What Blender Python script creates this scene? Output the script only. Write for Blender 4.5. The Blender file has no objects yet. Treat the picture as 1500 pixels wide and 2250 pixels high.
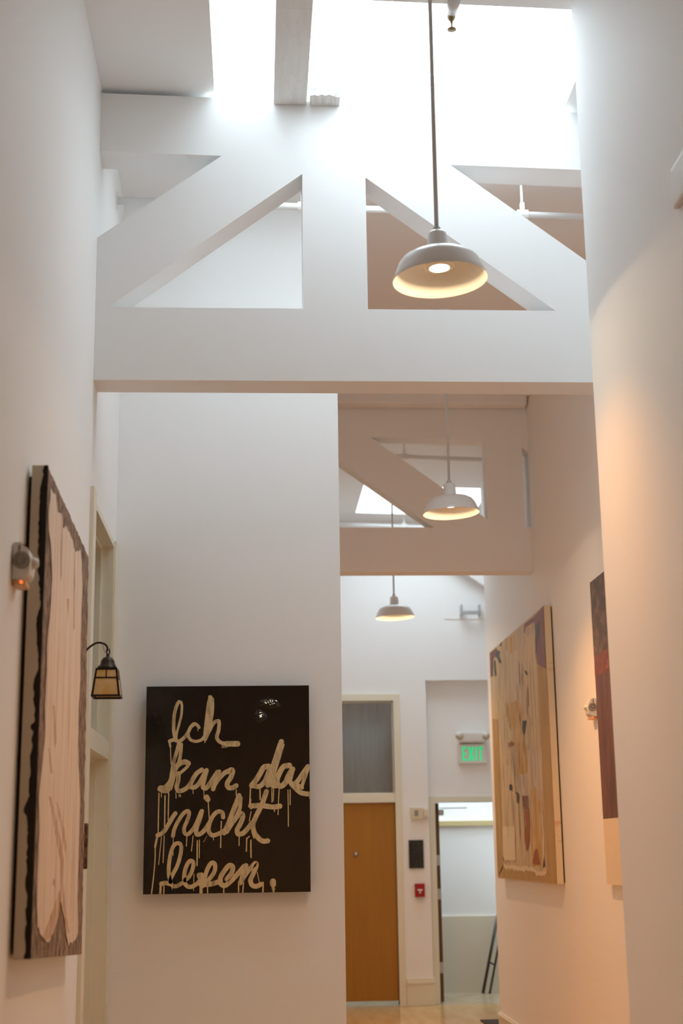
import bpy, bmesh, math, random
from mathutils import Vector, Matrix
from mathutils.geometry import tessellate_polygon
random.seed(7)
SC = bpy.context.scene
COL = SC.collection

SKY = 12.2        # overcast sky brightness overhead
EXPO = 0.0
WELL = 0.5        # height of the skylight wells
BEAM = 235.0      # watts of each pendant bulb's downward beam
SPILL = 3.8       # and of the light spilling sideways from its lens
EXITGLOW = 0.6
# ------------------------------------------------------------------ camera
EYE = Vector((0.0, 0.0, 1.55))
cam_data = bpy.data.cameras.new('camera')
cam_data.sensor_fit = 'VERTICAL'
cam_data.sensor_width, cam_data.sensor_height = 24.0, 36.0
cam_data.lens = 50.0
cam_data.clip_start, cam_data.clip_end = 0.05, 200
cam_data.dof.use_dof = True
cam_data.dof.focus_distance = 7.35
cam_data.dof.aperture_fstop = 2.5
camera = bpy.data.objects.new('camera', cam_data)
COL.objects.link(camera)
# hall axis, sideways and up as seen in camera axes (pitched 13.4 deg up, turned 3.3 deg right, rolled 0.8 deg)
hall = Vector((-187.0, -751.0, -3125.0)).normalized()
side = Vector((1.0, 0.0145, 0.0))
up = side.cross(hall); up.normalize()
if up.y < 0: up.negate()
right = hall.cross(up)
camera.matrix_world = Matrix.Translation(EYE) @ Matrix((right, hall, up)).to_4x4()
SC.camera = camera

# ------------------------------------------------------------------ sky, exposure
world = bpy.data.worlds.new('world'); SC.world = world
world.use_nodes = True
bg = world.node_tree.nodes['Background']
bg.inputs['Color'].default_value = (0.83, 0.93, 1.0, 1)
# standard overcast sky: three times brighter overhead than at the horizon
_nt = world.node_tree
_tc = _nt.nodes.new('ShaderNodeTexCoord'); _sep = _nt.nodes.new('ShaderNodeSeparateXYZ')
_mx = _nt.nodes.new('ShaderNodeMath'); _mx.operation = 'MAXIMUM'; _mx.inputs[1].default_value = 0.0
_ma = _nt.nodes.new('ShaderNodeMath'); _ma.operation = 'MULTIPLY_ADD'; _ma.inputs[1].default_value = SKY * 2 / 3; _ma.inputs[2].default_value = SKY / 3
_nt.links.new(_tc.outputs['Generated'], _sep.inputs[0]); _nt.links.new(_sep.outputs['Z'], _mx.inputs[0])
_nt.links.new(_mx.outputs[0], _ma.inputs[0]); _nt.links.new(_ma.outputs[0], bg.inputs['Strength'])
SC.view_settings.view_transform = 'Standard'
SC.view_settings.look = 'None'
SC.view_settings.gamma = 1.0
SC.view_settings.use_curve_mapping = False
SC.view_settings.exposure = EXPO
SC.cycles.use_denoising = True
SC.cycles.max_bounces = 14
SC.cycles.diffuse_bounces = 8
SC.cycles.transparent_max_bounces = 12
SC.cycles.sample_clamp_indirect = 8.0

def portal(x0, x1, y0, y1, z):
    """sampling portal lying in a skylight opening (guides the sky's own light, emits nothing)"""
    l = bpy.data.lights.new('skylight_portal', 'AREA')
    l.shape = 'RECTANGLE'; l.size = x1 - x0; l.size_y = y1 - y0
    l.cycles.is_portal = True
    o = bpy.data.objects.new('skylight_portal', l); COL.objects.link(o)
    o.location = ((x0 + x1) / 2, (y0 + y1) / 2, z)
    return o

# ------------------------------------------------------------------ materials
def mat(name, color, rough=0.6, metal=0.0, noise=None, bump=None, emit=None, spec=None):
    """noise = (scale xyz, second colour, low, high); bump = (scale, strength)"""
    m = bpy.data.materials.new(name); m.use_nodes = True
    nt = m.node_tree; b = nt.nodes['Principled BSDF']
    b.inputs['Base Color'].default_value = (*color, 1)
    b.inputs['Roughness'].default_value = rough
    b.inputs['Metallic'].default_value = metal
    if spec is not None: b.inputs['Specular IOR Level'].default_value = spec
    co = nt.nodes.new('ShaderNodeTexCoord')
    if noise:
        sc, c2, lo, hi = noise
        mp = nt.nodes.new('ShaderNodeMapping'); mp.inputs['Scale'].default_value = sc
        nz = nt.nodes.new('ShaderNodeTexNoise'); nz.inputs['Scale'].default_value = 1.0
        nz.inputs['Detail'].default_value = 6; nz.inputs['Roughness'].default_value = 0.65
        rp = nt.nodes.new('ShaderNodeValToRGB')
        rp.color_ramp.elements[0].position = lo; rp.color_ramp.elements[1].position = hi
        rp.color_ramp.elements[0].color = (*color, 1); rp.color_ramp.elements[1].color = (*c2, 1)
        nt.links.new(co.outputs['Object'], mp.inputs['Vector'])
        nt.links.new(mp.outputs['Vector'], nz.inputs['Vector'])
        nt.links.new(nz.outputs['Fac'], rp.inputs['Fac'])
        nt.links.new(rp.outputs['Color'], b.inputs['Base Color'])
    if bump:
        nb = nt.nodes.new('ShaderNodeTexNoise'); nb.inputs['Scale'].default_value = bump[0]
        nb.inputs['Detail'].default_value = 4
        bp = nt.nodes.new('ShaderNodeBump'); bp.inputs['Strength'].default_value = bump[1]
        bp.inputs['Distance'].default_value = bump[2] if len(bump) > 2 else 0.005
        nt.links.new(co.outputs['Object'], nb.inputs['Vector'])
        nt.links.new(nb.outputs['Fac'], bp.inputs['Height'])
        nt.links.new(bp.outputs['Normal'], b.inputs['Normal'])
    if emit:
        b.inputs['Emission Color'].default_value = (*emit[0], 1)
        b.inputs['Emission Strength'].default_value = emit[1]
    return m

def glass_mat(name, tint, clear=0.85, rough=0.05):
    m = bpy.data.materials.new(name); m.use_nodes = True
    nt = m.node_tree; nt.nodes.remove(nt.nodes['Principled BSDF'])
    out = nt.nodes['Material Output']
    tr = nt.nodes.new('ShaderNodeBsdfTransparent'); tr.inputs['Color'].default_value = (*tint, 1)
    gl = nt.nodes.new('ShaderNodeBsdfGlossy'); gl.inputs['Roughness'].default_value = rough
    gl.inputs['Color'].default_value = (0.9, 0.9, 0.9, 1)
    mx = nt.nodes.new('ShaderNodeMixShader'); mx.inputs['Fac'].default_value = 1 - clear
    nt.links.new(tr.outputs[0], mx.inputs[1]); nt.links.new(gl.outputs[0], mx.inputs[2])
    nt.links.new(mx.outputs[0], out.inputs['Surface'])
    return m

M = {}
M['wall'] = mat('painted_plaster', (0.89, 0.89, 0.885), 0.65, bump=(90, 0.06, 0.002))
M['ceil'] = mat('painted_ceiling', (0.89, 0.89, 0.885), 0.7, bump=(60, 0.08, 0.002))
M['timber'] = mat('painted_timber', (0.79, 0.78, 0.76), 0.6, noise=((30, 4, 30), (0.70, 0.685, 0.665), 0.45, 0.75), bump=(45, 0.35, 0.004))
M['trim'] = mat('cream_trim', (0.80, 0.76, 0.62), 0.4)
M['floor'] = mat('oak_floor', (0.56, 0.35, 0.14), 0.22, noise=((9, 1.2, 1), (0.68, 0.47, 0.23), 0.35, 0.7))
M['floor2'] = mat('pale_floor', (0.42, 0.33, 0.21), 0.25, noise=((5, 3, 1), (0.55, 0.45, 0.32), 0.35, 0.7))
M['dooroak'] = mat('honey_oak_veneer', (0.41, 0.185, 0.018), 0.5, noise=((14, 14, 0.9), (0.35, 0.145, 0.014), 0.35, 0.7))
M['dooredge'] = mat('brown_door_edge', (0.16, 0.075, 0.02), 0.5)
M['steel'] = mat('brushed_steel', (0.55, 0.56, 0.56), 0.35, 0.9)
M['alu'] = mat('white_aluminium', (0.8, 0.8, 0.8), 0.4)
M['pane'] = glass_mat('skylight_glass', (0.93, 0.96, 0.97), 0.94)
M['window'] = glass_mat('transom_glass', (0.75, 0.78, 0.74), 0.80, 0.1)
M['enamel'] = mat('white_enamel', (0.80, 0.80, 0.79), 0.28)
M['enamel_in'] = mat('cream_enamel', (0.84, 0.80, 0.72), 0.35)
M['rod'] = mat('grey_rod', (0.60, 0.575, 0.56), 0.4)
M['bulbglass'] = mat('frosted_reflector', (0.75, 0.68, 0.55), 0.2)
M['bulb'] = mat('lit_lens', (1, 0.9, 0.75), 0.3, emit=((1.0, 0.84, 0.60), 14))
M['black'] = mat('black_lacquer', (0.012, 0.010, 0.009), 0.10, bump=(7, 0.12, 0.02))
M['resin'] = mat('glossy_black_resin', (0.012, 0.010, 0.009), 0.05)
M['blackedge'] = mat('black_cleat_gap_shade', (0.02, 0.018, 0.015), 0.5)
M['letter'] = mat('cream_brush_paint', (0.72, 0.56, 0.31), 0.38, noise=((38, 38, 11), (0.30, 0.235, 0.14), 0.47, 0.70))
M['drip'] = mat('cream_drip_paint', (0.70, 0.54, 0.29), 0.38)
M['bark'] = mat('weathered_bark', (0.10, 0.055, 0.035), 0.85, noise=((40, 40, 14), (0.50, 0.36, 0.26), 0.38, 0.70), bump=(70, 0.18, 0.006))
M['barkdark'] = mat('charred_bark_gap_shade', (0.016, 0.011, 0.008), 0.9, bump=(80, 0.2, 0.006))
M['palewood'] = mat('pale_stripped_wood', (0.80, 0.66, 0.53), 0.6, noise=((1, 30, 1.6), (0.46, 0.29, 0.19), 0.50, 0.74))
M['stain'] = mat('brown_wood_stain', (0.45, 0.24, 0.12), 0.7, noise=((40, 45, 7), (0.74, 0.58, 0.45), 0.42, 0.60))
M['creamside'] = mat('cream_board_edge', (0.62, 0.54, 0.42), 0.6, noise=((30, 30, 14), (0.05, 0.03, 0.02), 0.67, 0.70))
M['bronze'] = mat('dark_bronze', (0.035, 0.020, 0.013), 0.42, 0.6)
M['artglass'] = mat('amber_art_glass', (0.56, 0.34, 0.10), 0.25, noise=((16, 16, 9), (0.62, 0.47, 0.25), 0.40, 0.65), emit=((0.62, 0.45, 0.2), 0.02))
M['plastic'] = mat('white_plastic', (0.76, 0.74, 0.70), 0.4)
M['lens'] = mat('grey_lens', (0.30, 0.27, 0.24), 0.3)
M['led'] = mat('red_led', (0.9, 0.15, 0.03), 0.4, emit=((1.0, 0.18, 0.04), 1.5))
M['warmlit'] = mat('amber_lit_base', (0.75, 0.42, 0.18), 0.4)  # amber colour stands in for warm light on the strobe's underside
M['exit'] = mat('green_lit_letter', (0.0, 0.5, 0.22), 0.5, emit=((0.0, 0.80, 0.27), EXITGLOW))
M['red'] = mat('red_alarm_box', (0.36, 0.012, 0.012), 0.4)
M['plaque'] = mat('black_plaque', (0.012, 0.016, 0.013), 0.45, noise=((28, 28, 40), (0.07, 0.06, 0.055), 0.52, 0.70))
M['beige'] = mat('beige_plastic', (0.72, 0.64, 0.48), 0.5)
M['pipe'] = mat('white_painted_pipe', (0.84, 0.84, 0.83), 0.35)
M['curtain'] = mat('grey_brown_curtain', (0.19, 0.125, 0.075), 0.9, noise=((26, 1, 3), (0.28, 0.20, 0.13), 0.4, 0.65))
M['rail'] = mat('ochre_rail', (0.55, 0.44, 0.22), 0.5)
M['dado'] = mat('beige_wainscot', (0.74, 0.67, 0.54), 0.6)
M['easel'] = mat('dark_metal', (0.04, 0.03, 0.022), 0.4)
M['mat'] = mat('dark_doormat', (0.045, 0.035, 0.03), 0.95)
M['brass'] = mat('tarnished_brass', (0.30, 0.22, 0.12), 0.4, 0.7)
# abstract painting pigments
M['p_canvas'] = mat('tan_streaked_paint', (0.74, 0.58, 0.33), 0.6, noise=((1, 15, 1.5), (0.40, 0.31, 0.23), 0.44, 0.70))
M['p_ochre'] = mat('ochre_paint', (0.46, 0.29, 0.095), 0.6, noise=((1, 6, 2), (0.52, 0.36, 0.14), 0.4, 0.7))
M['p_maroon'] = mat('maroon_paint', (0.20, 0.045, 0.025), 0.5, noise=((1, 7, 3), (0.30, 0.12, 0.07), 0.45, 0.75))
M['p_black'] = mat('black_paint', (0.045, 0.042, 0.038), 0.5)
M['p_yellow'] = mat('yellow_ochre_paint', (0.58, 0.33, 0.08), 0.6, noise=((1, 14, 3), (0.70, 0.53, 0.28), 0.44, 0.60))
M['p_rust'] = mat('rust_paint', (0.40, 0.12, 0.03), 0.6, noise=((1, 14, 3), (0.22, 0.07, 0.02), 0.45, 0.7))
M['p_lilac'] = mat('lilac_grey_paint', (0.52, 0.42, 0.36), 0.6, noise=((1, 16, 2), (0.72, 0.58, 0.36), 0.42, 0.58))
M['p_cream'] = mat('cream_paint', (0.78, 0.66, 0.45), 0.6)
M['p_edge'] = mat('raw_canvas_edge', (0.72, 0.60, 0.42), 0.7, noise=((1, 1, 5), (0.55, 0.24, 0.07), 0.58, 0.70))
M['q_top'] = mat('grey_brown_paint', (0.10, 0.075, 0.06), 0.55, noise=((1, 9, 12), (0.26, 0.17, 0.13), 0.45, 0.72))
M['q_red'] = mat('red_scribble_paint', (0.20, 0.06, 0.04), 0.55, noise=((1, 40, 14), (0.55, 0.24, 0.13), 0.54, 0.66))
M['q_maroon'] = mat('plum_brown_paint', (0.17, 0.07, 0.052), 0.5, noise=((1, 8, 2.5), (0.10, 0.035, 0.02), 0.42, 0.62))
M['q_cream'] = mat('bare_cream_panel', (0.80, 0.68, 0.50), 0.6, noise=((1, 14, 16), (0.60, 0.34, 0.11), 0.64, 0.74))

# ------------------------------------------------------------------ builders
ORG = {}
def link(o, parent):
    COL.objects.link(o)
    if parent is not None:
        o.parent = parent
        ORG[o.name] = ORG[parent.name]
    else:
        ORG[o.name] = Vector((0, 0, 0))
    return o

def thing(name, label, cat, loc, group=None):
    o = bpy.data.objects.new(name, None); COL.objects.link(o)
    o.empty_display_size = 0.1
    o.location = loc; ORG[o.name] = Vector(loc)
    o['label'] = label; o['category'] = cat
    if group: o['group'] = group
    return o

def tag(o, label, cat=None, kind=None, group=None):
    o['label'] = label
    if cat: o['category'] = cat
    if kind: o['kind'] = kind
    if group: o['group'] = group
    return o

def emit_bm(name, bm, m, parent=None, smooth=False):
    org = ORG[parent.name] if parent is not None else Vector((0, 0, 0))
    if parent is not None: bmesh.ops.translate(bm, verts=bm.verts, vec=-org)
    bmesh.ops.recalc_face_normals(bm, faces=bm.faces)
    me = bpy.data.meshes.new(name); bm.to_mesh(me); bm.free()
    me.materials.append(M[m])
    if smooth:
        for p in me.polygons: p.use_smooth = True
    return link(bpy.data.objects.new(name, me), parent)

def add_box(bm, x0, x1, y0, y1, z0, z1, bev=0.0):
    vs = [bm.verts.new((x, y, z)) for x in (x0, x1) for y in (y0, y1) for z in (z0, z1)]
    fs = [bm.faces.new([vs[i] for i in f]) for f in ((0, 1, 3, 2), (4, 6, 7, 5), (0, 4, 5, 1), (2, 3, 7, 6), (0, 2, 6, 4), (1, 5, 7, 3))]
    if bev:
        es = list({e for f in fs for e in f.edges})
        bmesh.ops.bevel(bm, geom=es, offset=bev, segments=2, affect='EDGES', profile=0.6)

def box(name, m, parent, *b, bev=0.0):
    bm = bmesh.new(); add_box(bm, *b, bev=bev)
    return emit_bm(name, bm, m, parent)

def boxes(name, m, parent, lst, bev=0.0):
    bm = bmesh.new()
    for b in lst: add_box(bm, *b, bev=bev)
    return emit_bm(name, bm, m, parent)

def add_prism(bm, pts, vec):
    """flat polygon of 3D points pushed along vec"""
    vec = Vector(vec)
    a = [bm.verts.new(p) for p in pts]; b = [bm.verts.new(Vector(p) + vec) for p in pts]
    n = len(pts)
    for i in range(n): bm.faces.new((a[i], a[(i + 1) % n], b[(i + 1) % n], b[i]))
    if n > 4:
        for tri in tessellate_polygon([[Vector(p) for p in pts]]):
            bm.faces.new([a[i] for i in tri]); bm.faces.new([b[i] for i in reversed(tri)])
    else: bm.faces.new(a[::-1]); bm.faces.new(b)

def prism(name, m, parent, pts, vec, bev=0.0):
    bm = bmesh.new(); add_prism(bm, pts, vec)
    if bev: bmesh.ops.bevel(bm, geom=list(bm.edges), offset=bev, segments=2, affect='EDGES')
    return emit_bm(name, bm, m, parent)

def add_lathe(bm, prof, c, n=40, tilt=None):
    rings = []
    for r, z in prof:
        if r < 1e-6: ring = [bm.verts.new((0, 0, z))]
        else: ring = [bm.verts.new((r * math.cos(2 * math.pi * i / n), r * math.sin(2 * math.pi * i / n), z)) for i in range(n)]
        rings.append(ring)
    for A, B in zip(rings, rings[1:]):
        for i in range(n):
            j = (i + 1) % n
            q = ([A[i], A[j]] if len(A) > 1 else [A[0]]) + ([B[j], B[i]] if len(B) > 1 else [B[0]])
            if len(q) > 2: bm.faces.new(q)
    vs = [v for r in rings for v in r]
    if tilt: bmesh.ops.transform(bm, matrix=tilt, verts=vs)
    bmesh.ops.translate(bm, verts=vs, vec=Vector(c))

def lathe(name, m, parent, prof, c, n=40, tilt=None, smooth=True):
    bm = bmesh.new(); add_lathe(bm, prof, c, n, tilt)
    o = emit_bm(name, bm, m, parent, smooth)
    return o

def catmull(pts, k=5):
    if len(pts) < 3: return [Vector(p) for p in pts]
    P = [Vector(p) for p in pts]; P = [2 * P[0] - P[1]] + P + [2 * P[-1] - P[-2]]
    out = []
    for i in range(1, len(P) - 2):
        p0, p1, p2, p3 = P[i - 1:i + 3]
        for s in range(k):
            t = s / k
            out.append(0.5 * (2 * p1 + (p2 - p0) * t + (2 * p0 - 5 * p1 + 4 * p2 - p3) * t * t + (3 * p1 - p0 - 3 * p2 + p3) * t ** 3))
    out.append(P[-2]); return out

def add_tube(bm, pts, r, n=10, cap=True):
    pts = [Vector(p) for p in pts]; rings = []
    for i, p in enumerate(pts):
        d = (pts[min(i + 1, len(pts) - 1)] - pts[max(i - 1, 0)]).normalized()
        a = d.orthogonal().normalized() if i == 0 else (rings_a - rings_a.dot(d) * d).normalized()
        rings_a = a; b = d.cross(a)
        rings.append([bm.verts.new(p + r * (math.cos(2 * math.pi * k / n) * a + math.sin(2 * math.pi * k / n) * b)) for k in range(n)])
    for A, B in zip(rings, rings[1:]):
        for k in range(n): bm.faces.new((A[k], A[(k + 1) % n], B[(k + 1) % n], B[k]))
    if cap: bm.faces.new(rings[0][::-1]); bm.faces.new(rings[-1])

def tube(name, m, parent, pts, r, n=10):
    bm = bmesh.new(); add_tube(bm, pts, r, n)
    return emit_bm(name, bm, m, parent, True)

def copy_tree(root, loc, label):
    r = root.copy(); COL.objects.link(r); r.location = loc; r['label'] = label
    def rec(src, dst):
        for ch in list(src.children):
            c = ch.copy(); COL.objects.link(c); c.parent = dst
            rec(ch, c)
    rec(root, r)
    return r


# ------------------------------------------------------------------ traced outlines (metres / millimetres)
LETTERING = {
 'Ich': [
  (18,-269,247,-277,275,-281,315,-277,384,-265,428,-254,444),
  (13,-254,444,-243,441,-239,415,-242,371,-253,325,-264,284,-267,250),
  (19,-300,241,-277,248,-252,240,-224,260,-205,287,-193,311,-174,328),
  (16,-149,310,-162,325,-177,329,-196,308,-205,280,-197,252,-170,239,-139,245,-117,267),
  (22,-92,466,-100,424,-107,361,-114,298,-117,251),
  (19,-82,457,-81,408,-85,364,-96,320,-108,273),
  (19,-114,254,-95,295,-74,332,-52,343,-45,332,-48,294,-57,263,-51,244,-32,230,-1,224),
  (29,-8,225,19,224,50,224),
 ],
 'kan': [
  (19,-252,231,-264,184,-278,135,-286,85,-294,42,-317,12,-350,-4),
  (18,-240,224,-242,184,-250,138,-269,91,-280,42,-292,-1),
  (27,-281,85,-253,122,-222,134,-203,126),
  (16,-204,128,-206,112,-228,91,-245,77),
  (23,-253,76,-254,39,-261,8,-252,-13,-230,-10,-205,5,-187,29),
  (23,-133,93,-159,75,-181,41,-190,11,-171,4,-146,25,-122,68,-109,90),
  (23,-109,87,-119,50,-127,7,-109,0,-84,34,-53,80),
  (22,-44,83,-59,37,-74,-6),
  (23,-75,3,-50,40,-19,73,0,85),
  (25,0,81,19,92,26,81,16,52,-2,23,3,2,26,0,44,10),
  (34,-342,0,-317,-8,-299,6),
 ],
 'das': [
  (28,213,107,187,102,167,70,147,38,124,10),
  (25,131,9,161,5,187,24,207,66,220,102),
  (28,278,232,257,173,237,111,220,56,207,11),
  (15,287,217,266,147,243,75,236,37),
  (25,230,50,230,11,256,7),
  (28,319,110,289,104,266,69,254,30,269,4,296,20,316,62,335,91),
  (25,335,91,329,68,322,42),
  (25,312,58,325,23,348,-4,374,-27,401,-35,424,-36),
  (25,415,104,395,77,368,38,348,16),
  (18,417,100,401,54,384,6),
  (20,348,22,368,6,384,-4),
 ],
 'nicht': [
  (22,-355,-234,-329,-222,-305,-189,-281,-147,-266,-126),
  (20,-277,-238,-269,-202,-250,-163,-225,-127,-204,-115,-196,-127,-205,-163,-220,-197,-218,-224,-200,-230,-175,-206,-154,-167,-136,-122),
  (23,-131,-117,-143,-161,-158,-203,-156,-231,-135,-228,-113,-207,-95,-180),
  (28,-107,-47,-101,-58),
  (22,-22,-148,-27,-125,-49,-120,-74,-141,-92,-180,-95,-216,-76,-238,-39,-228,-5,-209),
  (25,59,-40,44,-79,23,-133,4,-181,-17,-227),
  (20,67,-52,63,-102,48,-140,24,-181,-2,-222),
  (25,20,-184,46,-149,72,-131,78,-150,66,-182,50,-213,56,-234,82,-228,108,-201,125,-179),
  (25,200,-21,184,-68,167,-106,144,-151,131,-189,138,-227,160,-256,183,-271,206,-269),
  (26,118,-93,174,-92,233,-100,269,-96),
  (10,118,-60,116,-83,121,-106),
 ],
 'lesen': [
  (22,-332,-474,-310,-470,-292,-475),
  (20,-286,-466,-295,-430,-295,-382,-286,-322,-270,-284,-248,-275,-234,-290,-238,-335,-253,-386,-274,-427,-287,-457,-279,-481,-258,-487,-228,-473),
  (21,-212,-458,-191,-438,-175,-402,-172,-372,-189,-364,-207,-390,-217,-431,-215,-470,-194,-491,-163,-484,-139,-462),
  (27,-141,-435,-131,-459,-125,-486),
  (19,-130,-430,-117,-451,-99,-475),
  (22,-114,-445,-99,-403,-81,-376,-64,-380,-62,-407,-75,-436,-96,-460),
  (25,-133,-480,-99,-481,-65,-475,-34,-465),
  (25,-1,-456,21,-428,28,-397,10,-389,-14,-415,-34,-449,-32,-478,-11,-487,15,-469,50,-435,86,-394),
  (23,96,-390,83,-426,67,-476),
  (24,68,-473,92,-435,121,-401,144,-380,147,-395,131,-433,118,-464,128,-489,151,-493,170,-484),
  (31,232,-472,232,-478,233,-485),
  (16,232,-485,233,-500,235,-510),
  (9,234,-507,235,-527),
 ],
 'drips': [
  (6,-351,-24,-352,-127,-352,-228),
  (7,-320,-37,-320,-117,-320,-197),
  (6,-301,-22,-302,-92,-302,-162),
  (4,-339,-21,-339,-32,-339,-43),
  (4,-265,-22,-264,-36,-264,-50),
  (4,-248,-32,-248,-37,-248,-42),
  (4,-242,-32,-241,-37,-241,-43),
  (4,-177,-11,-177,-20,-176,-28),
  (4,-122,-12,-121,-33,-121,-55),
  (5,-99,-64,-95,-128,-90,-192),
  (5,-321,-238,-323,-304,-325,-370),
  (4,-335,-243,-341,-311,-347,-379),
  (4,-275,-238,-275,-287,-275,-335),
  (5,-206,-239,-207,-265,-208,-290),
  (5,-175,-240,-178,-277,-182,-315),
  (7,-153,-264,-153,-326,-153,-387),
  (5,-142,-261,-142,-305,-142,-349),
  (6,-31,-169,-33,-234,-34,-299),
  (4,-71,-241,-71,-251,-71,-261),
  (11,-335,-477,-336,-501,-337,-524),
  (6,-319,-483,-319,-504,-319,-524),
  (16,-132,-480,-132,-503,-132,-525),
  (6,-99,-487,-99,-507,-98,-528),
  (6,-16,-488,-17,-509,-17,-529),
  (4,-168,-429,-169,-469,-169,-509),
  (4,-276,-478,-277,-490,-277,-502),
  (2,-122,-271,-113,-256,-104,-241),
  (11,-355,-234,-362,-267,-366,-291),
  (6,-366,-285,-366,-357,-372,-441,-381,-523),
  (7,118,-2,116,-46,113,-89),
  (7,167,-6,167,-34,168,-61),
  (5,228,-4,228,-39,228,-75),
  (5,237,-4,236,-37,234,-70),
  (5,266,-7,262,-73,259,-139),
  (5,311,-14,312,-106,312,-198),
  (5,322,-14,322,-52,322,-89),
  (5,45,-11,45,-24,44,-37),
  (5,61,-242,60,-267,60,-291),
  (6,99,-255,98,-288,97,-320),
  (5,112,-246,105,-252,99,-259),
  (7,120,-265,120,-308,121,-351),
  (6,58,-469,58,-496,58,-523),
  (6,83,-473,81,-498,79,-523),
  (5,-17,-487,-17,-504,-17,-522),
  (8,182,-475,182,-500,181,-525),
  (4,422,-45,422,-51,422,-58),
  (5,241,-107,241,-115,241,-123),
  (4,152,-424,157,-447,162,-471),
  (5,125,-224,130,-240,136,-256),
  (5,121,-122,116,-146,112,-169),
  (11,-302,238,-296,213),
  (5,-296,219,-294,172,-291,123),
  (4,-237,228,-239,190),
  (5,-118,251,-118,233),
  (4,-155,311,-155,292),
  (4,-101,474,-100,462),
  (4,-29,222,-29,205),
  (4,-21,222,-21,205),
  (4,-13,222,-13,205),
  (4,-5,222,-5,205),
 ],
}
PALE = [(4.665,2.747),(4.791,2.759),(4.847,2.714),(4.952,2.722),(4.976,2.685),(5.098,2.717),(5.272,2.702),(5.349,2.678),(5.527,2.716),(5.575,2.678),(5.615,2.591),(5.61,2.449),(5.613,2.356),(5.645,2.222),(5.613,2.122),(5.634,1.96),(5.689,1.843),(5.741,1.78),(5.751,1.639),(5.742,1.505),(5.749,1.399),(5.795,1.265),(5.733,1.242),(5.522,1.234),(5.41,1.285),(5.336,1.347),(5.247,1.403),(5.185,1.353),(5.091,1.301),(4.96,1.278),(4.795,1.303),(4.71,1.338),(4.668,1.429),(4.668,1.515),(4.672,1.624),(4.645,1.738),(4.696,1.847),(4.731,1.941),(4.709,2.031),(4.72,2.112),(4.706,2.227),(4.759,2.353),(4.776,2.456),(4.74,2.55),(4.655,2.612),(4.633,2.646),(4.659,2.713)]
STAINS = [[(4.865,1.746),(4.916,1.744),(5.054,1.677),(5.198,1.607),(5.292,1.534),(5.283,1.412),(5.228,1.404),(5.197,1.534),(5.047,1.63)],[(5.04,1.734),(5.096,1.726),(5.262,1.657),(5.358,1.584),(5.37,1.534),(5.299,1.583),(5.144,1.679)],[(5.031,1.479),(5.086,1.469),(5.074,1.446),(5.018,1.461)],[(4.812,1.901),(4.844,1.903),(4.931,1.824),(4.897,1.822)],[(4.976,1.352),(5.201,1.438),(5.247,1.403),(5.185,1.353),(5.091,1.301),(4.96,1.281),(4.827,1.297)],[(5.418,1.334),(5.347,1.386),(5.309,1.46),(5.283,1.412),(5.336,1.347),(5.432,1.274),(5.512,1.279)],[(4.895,2.049),(4.929,2.053),(5.009,1.939),(4.962,1.912)],[(5.322,2.672),(5.349,2.678),(5.397,2.388),(5.369,2.384)],[(4.933,2.735),(4.984,2.721),(5.0,2.52),(4.975,2.494),(4.95,2.636)],[(5.158,2.463),(5.223,2.475),(5.21,2.385)]]
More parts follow.
